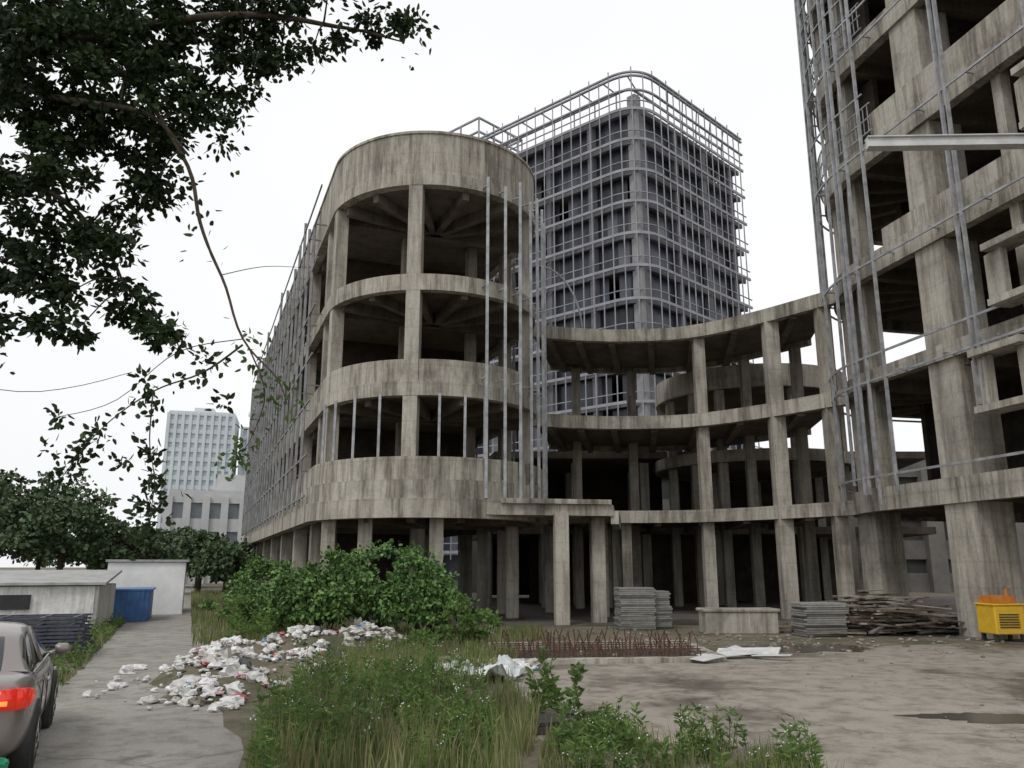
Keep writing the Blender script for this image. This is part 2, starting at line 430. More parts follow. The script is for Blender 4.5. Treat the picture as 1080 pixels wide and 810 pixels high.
# ================================================================== BACKGROUND BUILDINGS
M_apt=simple('apartment_render_hazed',(.50,.55,.58),(.58,.62,.65),.05,.8,0,0)  # paled towards the sky: distance haze put into the wall colour
M_aptg=simple('apartment_glass_hazed',(.36,.43,.48),(.44,.51,.56),.1,.4,0,0)  # low contrast, haze painted into the panes as well
M_off=simple('office_render',(.42,.43,.44),(.52,.52,.52),.3,.8,0,0)
M_offg=simple('office_glass',(.13,.15,.17),(.2,.22,.24),.3,.3,0,0)
winbuilding('apartment_tower',(-97,250),(19,14,48),.25,17,9,M_apt,M_aptg)
winbuilding('apartment_tower.001',(-80,262),(16,14,45),.25,16,8,M_apt,M_aptg)
winbuilding('office_building',(-38.5,112),(16,12,11),.35,3,7,M_off,M_offg)
M_blk=simple('rear_block_render',(.10,.095,.09),(.16,.15,.14),.4,.9,0,0); M_blkg=simple('rear_block_openings',(.03,.03,.03),(.05,.05,.05),.4,.8,0,0)
winbuilding('added_rear_block',(36,74),(78,8,10.5),0,3,22,M_blk,M_blkg,pent=False)  # added block, hides the bright sky behind the open floors
M_white=simple('whitewashed_render',(.66,.66,.66),(.80,.80,.79),1.2,.85)
M_roofg=simple('fibre_cement_roof',(.28,.28,.28),(.40,.40,.39),2,.9)
M_blue=simple('blue_sheet_metal',(.03,.10,.26),(.05,.16,.36),2,.5)
M_dark=simple('dark_opening',(.02,.02,.022),(.04,.04,.045),2,.8)
S=empty('white_shed',(-17,28,0)); m=MB()
for a,b in(((-24,23.8),(-13.7,27.3)),((-13.7,27.3),(-15.3,31.8)),((-15.3,31.8),(-24.5,29))): m.beam((*a,.74),(*b,.74),.2,1.48)
m.obj('walls',[concrete('stained_whitewash',(.68,.68,.67),(.5,.5,.49),streak=.45,joint=False)],S); m=MB()
m.add([(-24.3,23.4,1.52),(-13.3,27.15,1.52),(-15.2,32.2,1.9),(-25,29.2,1.9),(-24.3,23.4,1.60),(-13.3,27.15,1.60),(-15.2,32.2,1.98),(-25,29.2,1.98)],[(0,3,2,1),(4,5,6,7),(0,1,5,4),(1,2,6,5),(2,3,7,6),(3,0,4,7)])
m.obj('roof',[M_roofg],S); m=MB(); m.beam((-17.2,26.0,1.0),(-15.4,26.62,1.0),.16,.45); m.obj('window_opening',[M_dark],S)
S=empty('site_cabin',(-16.6,38,0)); m=MB(); m.box((-17.2,39.2,1.15),(3.2,5,2.3),.37); m.obj('cabin_body',[M_white],S,bevel=.03)
m=MB(); m.box((-17.2,39.2,2.36),(3.4,5.2,.1),.37); m.obj('cabin_roof',[M_roofg],S)
m=MB(); m.box((-15.6,37.3,.95),(.7,.12,1.8),.37); m.obj('cabin_door',[M_dark],S)
S=empty('blue_site_container',(-14.8,34.2,0)); c_=Vector((-15.6,34.0)); m=MB(); m.box((c_.x,c_.y,.6),(1.6,3,1.16),.37,0)
for i in range(9):
    q=c_+Vector((math.cos(.37),math.sin(.37)))*(-.72+i*.18)-Vector((-math.sin(.37),math.cos(.37)))*1.52
    m.box((q.x,q.y,.6),(.06,.05,1.1),.37,0)
m.box((c_.x,c_.y,1.21),(1.75,3.1,.06),.37,0); m.obj('corrugated_body',[M_blue],S)

# ================================================================== GROUND
m,nt,b=newmat('earth_ground'); M_ground=m
v=coords(nt); n1=noise_tex(nt,v,.35,6,.7); n2=noise_tex(nt,v,5,4,.7)
c=ramp(nt,n1,[(.38,(.085,.09,.045)),(.5,(.15,.13,.09)),(.66,(.22,.19,.14))])
c=mixc(nt,.8,c,ramp(nt,n2,[(.3,.5),(.7,1.15)]),'MULTIPLY'); nt.links.new(c,b.inputs['Base Color']); b.inputs['Roughness'].default_value=1
bump(nt,b,n2,.8,.06)
m=MB(); 
g=[-1500,-300,-80]+list(range(-40,61,4))+[100,300,1500]
gy=[-300,-40]+list(range(-8,81,4))+[140,400,2500]
vs=[(x,y,0) for y in gy for x in g]; nx=len(g)
m.add(vs,[(j*nx+i,j*nx+i+1,(j+1)*nx+i+1,(j+1)*nx+i) for j in range(len(gy)-1) for i in range(nx-1)])
m.obj('ground',[M_ground])
def pavemat(name,base,dark,stain,damp=True):
    m,nt,b=newmat(name); v=coords(nt)
    n1=noise_tex(nt,v,.24,7,.68); n2=noise_tex(nt,v,2.2,6,.7); n3=noise_tex(nt,v,40,2,.7)
    c=ramp(nt,n1,[(.40,dark),(.49,base),(.7,tuple(x*1.12 for x in base))])
    c=mixc(nt,.8,c,ramp(nt,n2,[(.36,stain),(.54,(1,1,1))]),'MULTIPLY')
    c=mixc(nt,.7,c,ramp(nt,n3,[(.3,.72),(.7,1.15)]),'MULTIPLY')
    vo=N(nt,'ShaderNodeTexVoronoi',feature='DISTANCE_TO_EDGE'); vo.inputs['Scale'].default_value=.24
    ds=N(nt,'ShaderNodeVectorMath',operation='ADD'); nn=N(nt,'ShaderNodeTexNoise'); nn.inputs['Scale'].default_value=1.2
    nt.links.new(v,nn.inputs['Vector']); nt.links.new(v,ds.inputs[0]); nt.links.new(nn.outputs['Color'],ds.inputs[1]); nt.links.new(ds.outputs[0],vo.inputs['Vector'])
    c=mixc(nt,.6,c,ramp(nt,vo.outputs['Distance'],[(.0,.35),(.009,1.0)]),'MULTIPLY')
    nt.links.new(c,b.inputs['Base Color'])
    nt.links.new(ramp(nt,n1,[(.40,.42),(.49,.92)]),b.inputs['Roughness'])
    bump(nt,b,n2,.3,.03); return m
M_pave=pavemat('old_concrete_pavement',(.29,.26,.22),(.145,.125,.10),(.5,.47,.43))
M_road=pavemat('worn_road_surface',(.28,.265,.24),(.18,.165,.145),(.55,.53,.5))
def wob(pts,amp,seed=0,n=14):
    out=[]
    L_=len(pts)
    for i in range(L_):
        a=Vector(pts[i]);b=Vector(pts[(i+1)%L_])
        for k in range(n):
            p=a+(b-a)*(k/n); w=noise.noise_vector(Vector((p.x*.5,p.y*.5,seed)))+.5*noise.noise_vector(Vector((p.x*2,p.y*2,seed)))
            out.append((p.x+w.x*amp,p.y+w.y*amp))
    return out
def sheet(name,pts,z,mat):
    m=MB(); m.add([(p[0],p[1],z) for p in pts],[tuple(range(len(pts)))]); return m.obj(name,[mat])
sheet('concrete_pavement',wob([(1.4,4),(30,4),(30,24),(20,27),(1.5,19.2),(-.2,16.5),(.4,12.5)],.5,1),.006,M_pave)
rd=Vector((-.365,.931))
def rp_(t,s): q=Vector((-2.95,9.3))+rd*t+Vector((-rd.y,rd.x))*s; return (q.x,q.y)
sheet('road',wob([rp_(-14,0),rp_(12,0),rp_(40,.2),rp_(110,0),rp_(110,3.2),rp_(40,3.0),rp_(10,2.6),rp_(4.5,2.8),rp_(1.5,5.4),rp_(-14,6.8)],.25,5,30),.006,M_road)
M_pad=pavemat('rough_slab_shaded',(.12,.105,.09),(.07,.06,.05),(.5,.5,.5))  # slab colour darkened to carry the shade under the floors above
sheet('ground_slab',[(-6.5,29.5),(4,30.6),(12,31.2),(12.5,29),(16,14),(40,14),(40,60),(-14,60)],.012,M_pad)
m,nt,b=newmat('muddy_water'); b.inputs['Base Color'].default_value=(.07,.06,.048,1); b.inputs['Roughness'].default_value=.2; M_water=m
v=coords(nt); bump(nt,b,noise_tex(nt,v,2,3),.08,.01)
def blobpts(cx,cy,rx,ry,sd,n=72,jag=.3):
    out=[]
    for i in range(n):
        t=2*math.pi*i/n; k=1+.5*noise.noise(Vector((math.cos(t)*1.3,math.sin(t)*1.3,sd)))+jag*noise.noise(Vector((math.cos(t)*5,math.sin(t)*5,sd)))
        out.append((cx+rx*k*math.cos(t),cy+ry*k*math.sin(t)))
    return out
for i,(cx,cy,rx,ry) in enumerate(((8.0,22.0,1.8,1.0),(5.6,20.9,1.0,.4),(7.0,12.2,1.2,.42))):
    o=sheet('puddle',blobpts(cx,cy,rx,ry,i*3.3+.4),.011,M_water)

# ================================================================== FOLIAGE
def leaves(name,pos,dirs,size,mat,wr=.32,parent=None):
    n=len(pos); pos=np.asarray(pos,float); d=np.asarray(dirs,float)
    d/= np.linalg.norm(d,axis=1,keepdims=True)+1e-9
    q=rng.normal(size=(n,3)); u=np.cross(d,q); u/=np.linalg.norm(u,axis=1,keepdims=True)+1e-9
    nn=np.cross(d,u); s=np.asarray(size,float).reshape(-1,1)*np.ones((n,1)); w=s*wr
    V=np.stack([pos,pos+d*s,pos+d*s*.3+u*w+nn*s*.08,pos+d*s*.72+u*w*.75+nn*s*.06,pos+d*s*.3-u*w+nn*s*.08,pos+d*s*.72-u*w*.75+nn*s*.06],1).reshape(-1,3)
    base=(np.arange(n)*6).reshape(-1,1)
    F=np.stack([base+np.array([0,2,3,1]),base+np.array([0,1,5,4])],1).reshape(-1,4)
    me=bpy.data.meshes.new(name); me.from_pydata(V.tolist(),[],F.tolist()); me.materials.append(mat)
    o=bpy.data.objects.new(name,me); COL.objects.link(o)
    if parent: o.parent=parent; o.matrix_parent_inverse=Matrix.Translation(-parent.location)
    return o
def clump_pts(c,rad,n,shell=.5,flat=1):
    x=rng.normal(size=(n,3)); x/=np.linalg.norm(x,axis=1,keepdims=True)
    rr=(shell+(1-shell)*rng.random((n,1)))*rng.choice([1,1,.6],size=(n,1)); 
    x=x*rr*np.array([rad,rad,rad*flat]); return np.array(c)+x, x
def crown(c,rx,ry,rz,nclump,nleaf,crad):
    P=[];Dd=[]
    for i in range(nclump):
        v=rng.normal(size=3); v/=np.linalg.norm(v); k=rng.uniform(.35,1)**.6
        if v[2]<-.5: v[2]*=.4
        cc=np.array([c[0]+v[0]*rx*k,c[1]+v[1]*ry*k,c[2]+v[2]*rz*k])
        p,x=clump_pts(cc,crad*rng.uniform(.6,1.3),int(nleaf*rng.uniform(.5,1.3)),.3,.75)
        P.append(p);Dd.append(x+rng.normal(size=x.shape)*crad*.5+np.array([0,0,-.15*crad]))
    return np.concatenate(P),np.concatenate(Dd)
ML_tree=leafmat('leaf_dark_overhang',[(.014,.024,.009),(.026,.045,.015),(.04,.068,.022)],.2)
ML_bush=leafmat('leaf_shrub',[(.065,.13,.038),(.105,.195,.055),(.155,.26,.08)],0)
ML_far=leafmat('leaf_distant_hazed',[(.06,.095,.05),(.09,.135,.065),(.12,.17,.09)],0)  # greens lightened, distance haze is part of the colour
ML_weed=leafmat('leaf_weed',[(.085,.16,.04),(.135,.22,.06),(.20,.29,.09)],.4)
ML_grass=leafmat('grass_blades',[(.12,.18,.055),(.18,.23,.08),(.27,.28,.13),(.33,.29,.17)],.4)
ML_light=leafmat('leaf_young_green',[(.07,.12,.03),(.10,.16,.05),(.14,.20,.07)],.5)

TR=empty('overhanging_tree',(-8.5,6.2,0)); m=MB()
def crv(pts,r0,r1,n=6,wig=.05,sub=5):
    P=catmull([Vector(p) for p in pts],sub); P=[Vector(p)+noise.noise_vector(Vector(p)*1.7)*wig for p in P]
    m.tube(P,[r0+(r1-r0)*i/(len(P)-1) for i in range(len(P))],n); return P
crv([(-8.5,6.2,-.1),(-8.4,6.2,1.6),(-8.1,6.4,3.4),(-7.7,6.6,5.0),(-7.3,6.8,6.5),(-7.2,6.9,8.6)],.24,.08,10)
nodes=[]
nodes+=crv([(-7.9,6.5,4.4),(-6.5,6.7,5.9),(-5.2,6.9,6.8),(-3.9,7.0,7.3),(-2.7,7.0,7.45),(-1.8,7.1,7.42),(-1.1,7.1,7.25)],.09,.006)
nodes+=crv([(-7.7,6.6,5.0),(-6,6.4,7.2),(-4.6,6.5,8.0),(-3.3,6.6,8.2),(-2.2,6.8,7.9)],.1,.01)
nodes+=crv([(-6.5,6.7,5.9),(-5.5,7.1,5.9),(-4.6,7.2,5.7),(-4.0,7.2,5.2),(-3.6,7.1,4.6)],.06,.008)
nodes+=crv([(-5.2,6.9,6.8),(-4.2,6.8,6.4),(-3.4,6.7,6.2),(-3.0,6.8,5.8)],.04,.012)
nodes+=crv([(-5.5,7.1,5.9),(-5.2,7.1,5.2),(-4.9,7.0,4.5),(-4.7,7.0,4.0)],.03,.006)
hang=crv([(-3.4,6.7,6.35),(-3.0,6.8,5.7),(-2.88,6.9,5.2),(-2.68,7,4.7),(-2.42,7,4.1),(-2.1,7,3.75),(-2.0,7,3.5)],.022,.005,6,.03)
h2=crv([(-2.42,7,4.05),(-2.8,7,3.8),(-3.2,7,3.62),(-3.6,6.95,3.25),(-3.92,6.95,2.78)],.011,.003,5,.03)
h3=crv([(-3.2,7,3.62),(-3.15,6.95,3.2),(-3.05,6.9,2.8),(-3.1,6.9,2.35)],.007,.003,5,.03)
h4=crv([(-2.35,7,4.0),(-2.2,7,3.6),(-2.3,7,3.2),(-2.45,7,2.95)],.008,.003,5,.03)
crv([(-5.2,7,3.75),(-4.2,7,3.62),(-3.4,7,3.8)],.004,.003,4,.02)
crv([(-2.42,7,4.1),(-3.0,7,4.0),(-3.5,7,3.55),(-4.0,7,3.4)],.005,.003,4,.03)
crv([(-2.68,7,4.72),(-2.3,7,4.8),(-1.9,7,4.78)],.005,.002,4,.03)
CL=[(-4.9,7.4,.7),(-4.3,7.5,.7),(-3.7,7.4,.6),(-3.1,7.5,.55),(-2.7,7.3,.42),(-4.8,6.8,.6),(-4.2,6.8,.6),(-3.6,6.8,.55),(-3.1,6.8,.45),(-2.7,6.95,.3),
(-4.5,7.1,.6),(-3.9,7.1,.55),(-3.3,7.15,.5),(-4.4,6.5,.5),(-3.8,6.5,.5),(-2.85,7.7,.4),(-2.5,7.55,.3),(-3.3,6.5,.4),
(-4.7,6.2,.5),(-4.1,6.2,.48),(-3.5,6.2,.42),(-3.05,6.35,.3),(-4.7,5.6,.40),(-4.2,5.6,.44),(-3.75,5.7,.40),(-3.35,5.65,.24),(-4.0,5.1,.38),(-3.65,5.0,.34),(-4.85,4.8,.24),(-4.8,4.35,.24),(-4.9,5.2,.32),(-4.45,5.25,.32),(-4.9,4.0,.16),(-4.5,4.9,.26),
(-4.3,4.7,.28),(-4.0,4.5,.3),(-3.6,4.55,.32),(-3.4,4.3,.22),(-3.15,4.25,.18),(-3.85,4.15,.2),(-4.3,4.3,.16),(-2.25,7.65,.28),(-1.8,7.55,.2),(-1.4,7.4,.2),(-1.1,7.2,.12),(-1.0,7.4,.1),(-2.35,7.15,.16),(-2.0,7.15,.1),(-1.75,7.25,.1),
(-5.6,7,.8),(-5.7,6,.7),(-5.6,5,.5),(-6.6,7.5,1),(-7,6.5,.9),(-5.4,8.3,.8),(-4.2,8.4,.7),(-3,8.3,.6),(-7.8,8.6,1.0),(-2.2,8.2,.4)]
P=[];Dd=[]
for (x,z,rad) in CL:
    y=7+random.uniform(-.35,.45); off=x<-5.5 or z>8.1
    n=int((800 if off else 2300)*rad**1.8)+60; ns=max(3,int(rad*(14 if off else 24)))
    for j in range(ns):
        v=rng.normal(size=3); v/=np.linalg.norm(v); cc=np.array([x,y,z])+v*rad*rng.uniform(.15,1)*np.array([1,1.2,.9])
        p,xx=clump_pts(cc,rng.uniform(.10,.24),max(7,int(n/ns)),.2,.7); P.append(p); Dd.append(xx+rng.normal(size=xx.shape)*.07+np.array([0,0,-.05]))
    q=min(nodes,key=lambda k:(Vector((x,y,z))-k).length)
    if (q-Vector((x,y,z))).length>.1:
        mid=(q+Vector((x,y,z)))/2+Vector((0,0,.08)); crv([q,mid,(x,y,z)],.012,.004,5,.04)
def along(pts,n,sp,P=P,Dd=Dd):
    for i in range(n):
        k=random.choice(pts); p=np.array(k)+rng.normal(size=3)*sp; P.append(p[None]); Dd.append(rng.normal(size=(1,3))+np.array([[0,0,-.4]]))
along(h2[3:],95,.05); along(h2[-6:],80,.07); along(h3,110,.06); along(h3[-6:],110,.09); along(nodes,700,.15); along(hang[3:14],30,.09)
for c_,n_ in(((-4.0,7,3.4),24),((-3.75,7,3.1),16),((-4.05,7,3.1),14),((-3.4,7,3.0),18),((-2.75,7,3.95),26),((-2.55,7,3.5),14),((-3.0,7,4.05),20),((-3.3,7,3.75),14)):
    p,xx=clump_pts(c_,.12,n_,.2); P.append(p); Dd.append(xx+rng.normal(size=xx.shape)*.05)
P=np.concatenate(P);Dd=np.concatenate(Dd)
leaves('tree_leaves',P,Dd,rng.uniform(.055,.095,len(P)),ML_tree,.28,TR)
P=[];Dd=[]
along(h4,80,.06,P,Dd); along(hang[-12:],70,.1,P,Dd); along(h4[-5:],40,.06,P,Dd)
P=np.concatenate(P);Dd=np.concatenate(Dd); leaves('young_leaves',P,Dd,rng.uniform(.05,.08,len(P)),ML_light,.25,TR)
m.obj('trunk_and_branches',[M_bark],TR,True)

def shrub(name,c,rx,ry,rz,ncl,nl_,crad,ls,mat,stems=9):
    e=empty(name,(c[0],c[1],0)); 
    global m; m=MB()
    for i in range(stems):
        a=random.uniform(0,6.28); m.tube([(c[0]+.2*math.cos(a),c[1]+.2*math.sin(a),-.05),(c[0]+rx*.3*math.cos(a),c[1]+ry*.3*math.sin(a),c[2]*.7),(c[0]+rx*.65*math.cos(a),c[1]+ry*.65*math.sin(a),c[2]+rz*.4)],[.045,.03,.01],5)
    m.obj('stems',[M_bark],e,True)
    P,Dd=crown(c,rx,ry,rz,ncl,nl_,crad); k=P[:,2]>.02; P=P[k];Dd=Dd[k]
    leaves('foliage',P,Dd,rng.uniform(ls*.7,ls*1.3,len(P)),mat,.33,e)
shrub('large_shrub',(-4.0,25.0,1.45),2.1,1.5,1.5,95,120,.40,.13,ML_bush)
shrub('large_shrub.001',(-5.8,25.3,1.1),1.8,1.5,1.1,70,120,.40,.13,ML_bush)
shrub('large_shrub.002',(-2.5,24.3,.95),1.3,1.2,.9,48,110,.36,.13,ML_bush)
shrub('small_shrub',(-1.1,20.3,.7),.75,.6,.65,24,80,.26,.10,ML_weed,7)
shrub('small_shrub.001',(-8.0,27.5,.6),1.5,1.0,.6,30,100,.35,.13,ML_weed,7)
shrub('small_shrub.002',(-9.8,30,.7),1.1,1.4,.8,26,100,.35,.13,ML_bush,7)
shrub('small_shrub.003',(-13.8,46,1.2),2.2,2,1.3,36,120,.5,.18,ML_bush,7)
shrub('small_shrub.005',(-2.2,19.8,.3),.9,.5,.3,18,70,.25,.10,ML_weed,5)

def tree(name,c,h,rad,ncl,nlf,ls,mat=ML_far):
    e=empty(name,(c[0],c[1],0)); global m; m=MB()
    m.tube([(c[0],c[1],-.1),(c[0]+.1,c[1],h*.3),(c[0],c[1]+.1,h*.6),(c[0]+.1,c[1],h*.85)],[.22,.18,.12,.04],8)
    for i in range(8):
        a=i*.9; z=h*(.3+.05*i); m.tube([(c[0],c[1],z),(c[0]+rad*.4*math.cos(a),c[1]+rad*.4*math.sin(a),z+h*.12),(c[0]+rad*.75*math.cos(a),c[1]+rad*.75*math.sin(a),z+h*.18)],[.09,.06,.02],5)
    m.obj('trunk',[M_bark],e,True)
    P,Dd=crown((c[0],c[1],h*.52),rad,rad,h*.44,ncl,nlf,rad*.26); leaves('crown',P,Dd,rng.uniform(ls*.7,ls*1.3,len(P)),mat,.36,e)
for i,(x,y,h,rad) in enumerate(((-37,58,9.4,4.4),(-33.0,60,8.8,3.6),(-38,66,10,4.6),(-43,60,9.5,4.5),(-29.5,64,6.0,3.0),(-46,84,8.2,4.0),(-39,84,7,3.6),(-36,88,6.6,3.2),(-32,84,6,3.0),(-21.5,62,4.2,2.2),(-25,66,4.9,2.5))):
    tree('broadleaf_tree' if i==0 else 'broadleaf_tree.%03d'%i,(x,y),h,rad,70,75,.34)

def blades(name,pts,hmin,hmax,mat,w=.012,lean=.35):
    n=len(pts); p=np.zeros((n,3)); p[:,:2]=pts; h=rng.uniform(hmin,hmax,n)[:,None]*rng.choice([1,1,.6],n)[:,None]
    a=rng.uniform(0,6.28,n); l=rng.uniform(.05,lean,n)[:,None]*h; dr=np.stack([np.cos(a),np.sin(a),0*a],1)
    b=rng.uniform(0,6.28,n); sd=np.stack([np.cos(b),np.sin(b),0*b],1)*w
    up=np.array([0,0,1])
    V=np.stack([p-sd,p+sd,p+dr*l*.35+up*h*.55+sd*.8,p+dr*l*.35+up*h*.55-sd*.8,p+dr*l+up*h*.97],1).reshape(-1,3)
    base=np.arange(n)*5; F=[]
    for k in base.tolist(): F.append((k,k+1,k+2,k+3)); F.append((k+3,k+2,k+4))
    me=bpy.data.meshes.new(name); me.from_pydata(V.tolist(),[],F); me.materials.append(mat)
    o=bpy.data.objects.new(name,me); COL.objects.link(o); return o
def scatter(poly,n,thr=-.05,sc=.7,sd=0):
    xs=[p[0] for p in poly];ys=[p[1] for p in poly]; out=[]
    def inside(x,y):
        c=False;j=len(poly)-1
        for i in range(len(poly)):
            if (poly[i][1]>y)!=(poly[j][1]>y) and x<(poly[j][0]-poly[i][0])*(y-poly[i][1])/(poly[j][1]-poly[i][1])+poly[i][0]: c=not c
            j=i
        return c
    tries=0
    while len(out)<n and tries<n*12:
        tries+=1; x=random.uniform(min(xs),max(xs)); y=random.uniform(min(ys),max(ys))
        if inside(x,y) and noise.noise(Vector((x*sc,y*sc,sd)))>thr+random.uniform(-.15,.15): out.append((x,y))
    return np.array(out)
GP=[(-2.6,8.2),(.1,8.2),(.4,12),(-.6,16.5),(.2,19),(-1,21),(-3.4,21),(-3.9,17.5),(-3.6,12.8)]
blades('grass_patch',scatter(GP,12000,-.1,.9),.2,.65,ML_grass,.007)
GP2=[(-5.5,22),(-.4,21),(1,24),(1,28),(-6,29),(-9,31),(-9.5,26),(-7,22)]
blades('grass_patch.001',scatter(GP2,8000,-.1),.12,.4,ML_grass,.012)
GP3=[(.2,8.3),(3.3,8.3),(3.0,9.4),(1.2,11.5),(.5,11.5)]
blades('grass_patch.002',scatter(GP3,3600,.03,1.3),.08,.36,ML_grass,.006)
VP3=[rp_(5,2.5),rp_(40,2.9),rp_(60,3.1),rp_(60,7),rp_(30,7),rp_(5,4.2)]
blades('grass_verge',scatter(VP3,13000,-.12),.10,.38,ML_grass,.011)
VP4=[rp_(14,.4),rp_(60,.3),rp_(60,-3),rp_(20,-2.5),rp_(14,-.8)]
blades('grass_verge.001',scatter(VP4,8000,-.15),.15,.55,ML_grass,.014)
def weeds(name,pts,hmin,hmax,nl_,ls,mat,flowers=True,wr=.15):
    e=empty(name,(float(pts[:,0].mean()),float(pts[:,1].mean()),0)); global m; m=MB(); P=[];Dd=[]; FL=[]
    for x,y in pts:
        h=random.uniform(hmin,hmax)*random.choice([1,.75,.55]); dx,dy=random.uniform(-.2,.2)*h,random.uniform(-.2,.2)*h
        m.tube([(x,y,-.02),(x+dx*.4,y+dy*.4,h*.5),(x+dx,y+dy,h)],[.006,.005,.002],3)
        t=rng.random(nl_)**.8; p=np.stack([x+dx*t,y+dy*t,h*t],1)+rng.normal(size=(nl_,3))*.012; a=rng.uniform(0,6.28,nl_)
        P.append(p);Dd.append(np.stack([np.cos(a),np.sin(a),rng.uniform(-.1,1.1,nl_)],1))
        if flowers and random.random()<.3:
            for k in range(4): FL.append((x+dx+random.uniform(-.06,.06),y+dy+random.uniform(-.06,.06),h+random.uniform(-.05,.04)))
    m.obj('stalks',[ML_weed],e)
    P=np.concatenate(P);Dd=np.concatenate(Dd); leaves('weed_leaves',P,Dd,rng.uniform(ls*.5,ls*1.2,len(P)),mat,wr,e)
    if FL:
        f=MB()
        for q in FL:
            s=.009; f.add([(q[0]-s,q[1],q[2]),(q[0],q[1]-s,q[2]),(q[0]+s,q[1],q[2]),(q[0],q[1]+s,q[2]),(q[0],q[1],q[2]+s),(q[0],q[1],q[2]-s)],[(0,1,4),(1,2,4),(2,3,4),(3,0,4),(1,0,5),(2,1,5),(3,2,5),(0,3,5)])
        f.obj('flower_heads',[M_white],e)
weeds('tall_weeds',scatter([(-2.6,8.4),(-.2,8.4),(-.1,11),(-1.2,14.5),(-3.5,14.5),(-3.1,11)],380,-.08,1.1,3),.4,1.0,26,.10,ML_weed)
weeds('tall_weeds.001',scatter([(.4,8.5),(3.3,8.5),(3.1,9.6),(2.0,10.4),(.6,11.6)],150,.02,1.4,9),.2,.62,26,.10,ML_weed)
weeds('tall_weeds.002',scatter([(-3.4,15),(-1,15),(-.4,19),(-3.4,20)],80,.0,1.1,5),.2,.5,22,.11,ML_weed,False)
weeds('tall_weeds.003',scatter([rp_(5,2.5),rp_(24,2.7),rp_(24,4.4),rp_(5,3.9)],200,-.1,.9,5),.2,.62,22,.12,ML_weed,False)
weeds('tall_weeds.004',scatter([(-6.6,25),(-7.4,22),(-8.4,25),(-13,38),(-9,32)],200,-.1,.9,5),.5,1.2,20,.17,ML_weed,False)
weeds('tall_weeds.005',scatter([(.35,12.2),(.95,12.2),(1.0,13.3),(.3,13.3)],15,-.9,1,5),.5,1.25,26,.15,ML_weed,False,.2)

# ================================================================== RUBBISH PILE
def blob(mb,c,s,mi=0,flat=.6):
    sd=random.uniform(0,99); nu,nv=9,6; vs=[(c[0],c[1],c[2]+s*flat)]
    rot=random.uniform(0,6.28); el=random.uniform(.6,1.5)
    for j in range(1,nv):
        ph=math.pi*j/nv
        for i in range(nu):
            t=2*math.pi*i/nu; d=Vector((math.sin(ph)*math.cos(t)*el,math.sin(ph)*math.sin(t),math.cos(ph)*flat))
            k=1+.7*noise.noise(d*2.3+Vector((sd,0,0)))+.25*random.uniform(-1,1)
            x,y=d.x*math.cos(rot)-d.y*math.sin(rot),d.x*math.sin(rot)+d.y*math.cos(rot)
            vs.append((c[0]+x*s*k,c[1]+y*s*k,max(c[2]+d.z*s*k,.01)))
    vs.append((c[0],c[1],max(.01,c[2]-s*flat))); fs=[(0,1+i,1+(i+1)%nu) for i in range(nu)]
    for j in range(nv-2):
        for i in range(nu): fs.append((1+j*nu+i,1+(j+1)*nu+i,1+(j+1)*nu+(i+1)%nu,1+j*nu+(i+1)%nu))
    l=len(vs)-1; fs+=[(l,1+(nv-2)*nu+(i+1)%nu,1+(nv-2)*nu+i) for i in range(nu)]
    mb.add(vs,fs,mi)
tr=[(.68,.68,.67),(.60,.59,.57),(.72,.72,.72),(.50,.48,.44),(.70,.70,.69)]*5+[(.50,.14,.16),(.18,.30,.40),(.32,.27,.2),(.06,.06,.06),(.58,.38,.40),(.25,.22,.18)]
random.shuffle(tr); M_trash=islandmat('rubbish_bags',tr,.45)
mounds=[(-4.95,14.4,.9,1.2,.25),(-5.7,16.6,1.2,1.7,.40),(-6.2,19.0,1.2,1.5,.42),(-5.1,20.8,1.4,1.2,.55),(-3.8,21.4,1.3,.9,.6),(-4.3,17.6,1.1,2.0,.32)]
def mh(x,y): return max([h*(1-((x-cx)/rx)**2-((y-cy)/ry)**2) for cx,cy,rx,ry,h in mounds]+[0])
m=MB()
for i in range(1750):
    if i<1150: cx,cy,rx,ry,h=random.choice(mounds)
    elif i<1460: cx,cy,rx,ry,h=-1.7,18.0,2.3,1.6,.12
    else: cx,cy,rx,ry,h=-4.8,17.5,3.0,4.6,.1
    t=random.uniform(0,6.28);q=random.random()**.6; x=cx+rx*q*math.cos(t)*1.05;y=cy+ry*q*math.sin(t)*1.05
    if noise.noise(Vector((x*1.3,y*1.3,4)))<-.12: continue
    blob(m,(x,y,mh(x,y)+.04),random.uniform(.03,.14)*random.choice([1,.5,.6,1.3]),0,random.uniform(.3,.9))
m.obj('rubbish_pile',[M_trash])
m=MB()
nn_=60;vs=[]
for j in range(nn_):
    for i in range(nn_):
        x=-8.2+6*i/(nn_-1);y=12.6+10.4*j/(nn_-1); vs.append((x,y,mh(x,y)+(.05*noise.noise(Vector((x*3,y*3,0))) if mh(x,y)>.02 else -.03)-.01))
m.add(vs,[(j*nn_+i,j*nn_+i+1,(j+1)*nn_+i+1,(j+1)*nn_+i) for j in range(nn_-1) for i in range(nn_-1)])
m.obj('earth_mound',[M_ground],None,True)
m=MB(); M_tarp=simple('pale_plastic_sheet',(.45,.52,.52),(.66,.68,.68),4,.4)
vs=[];n_=22
for j in range(n_):
    for i in range(n_):
        x=-1.5+1.7*i/(n_-1);y=15.6+1.3*j/(n_-1); vs.append((x+.25*noise.noise(Vector((x,y*2,3))),y+.5*noise.noise(Vector((x*2,y,7))),.14+.35*noise.noise(Vector((x*2.2,y*2.2,1)))+.12*noise.noise(Vector((x*7,y*7,1)))))
m.add(vs,[(j*n_+i,j*n_+i+1,(j+1)*n_+i+1,(j+1)*n_+i) for j in range(n_-1) for i in range(n_-1)]); m.obj('crumpled_plastic_sheet',[M_tarp],None,False)

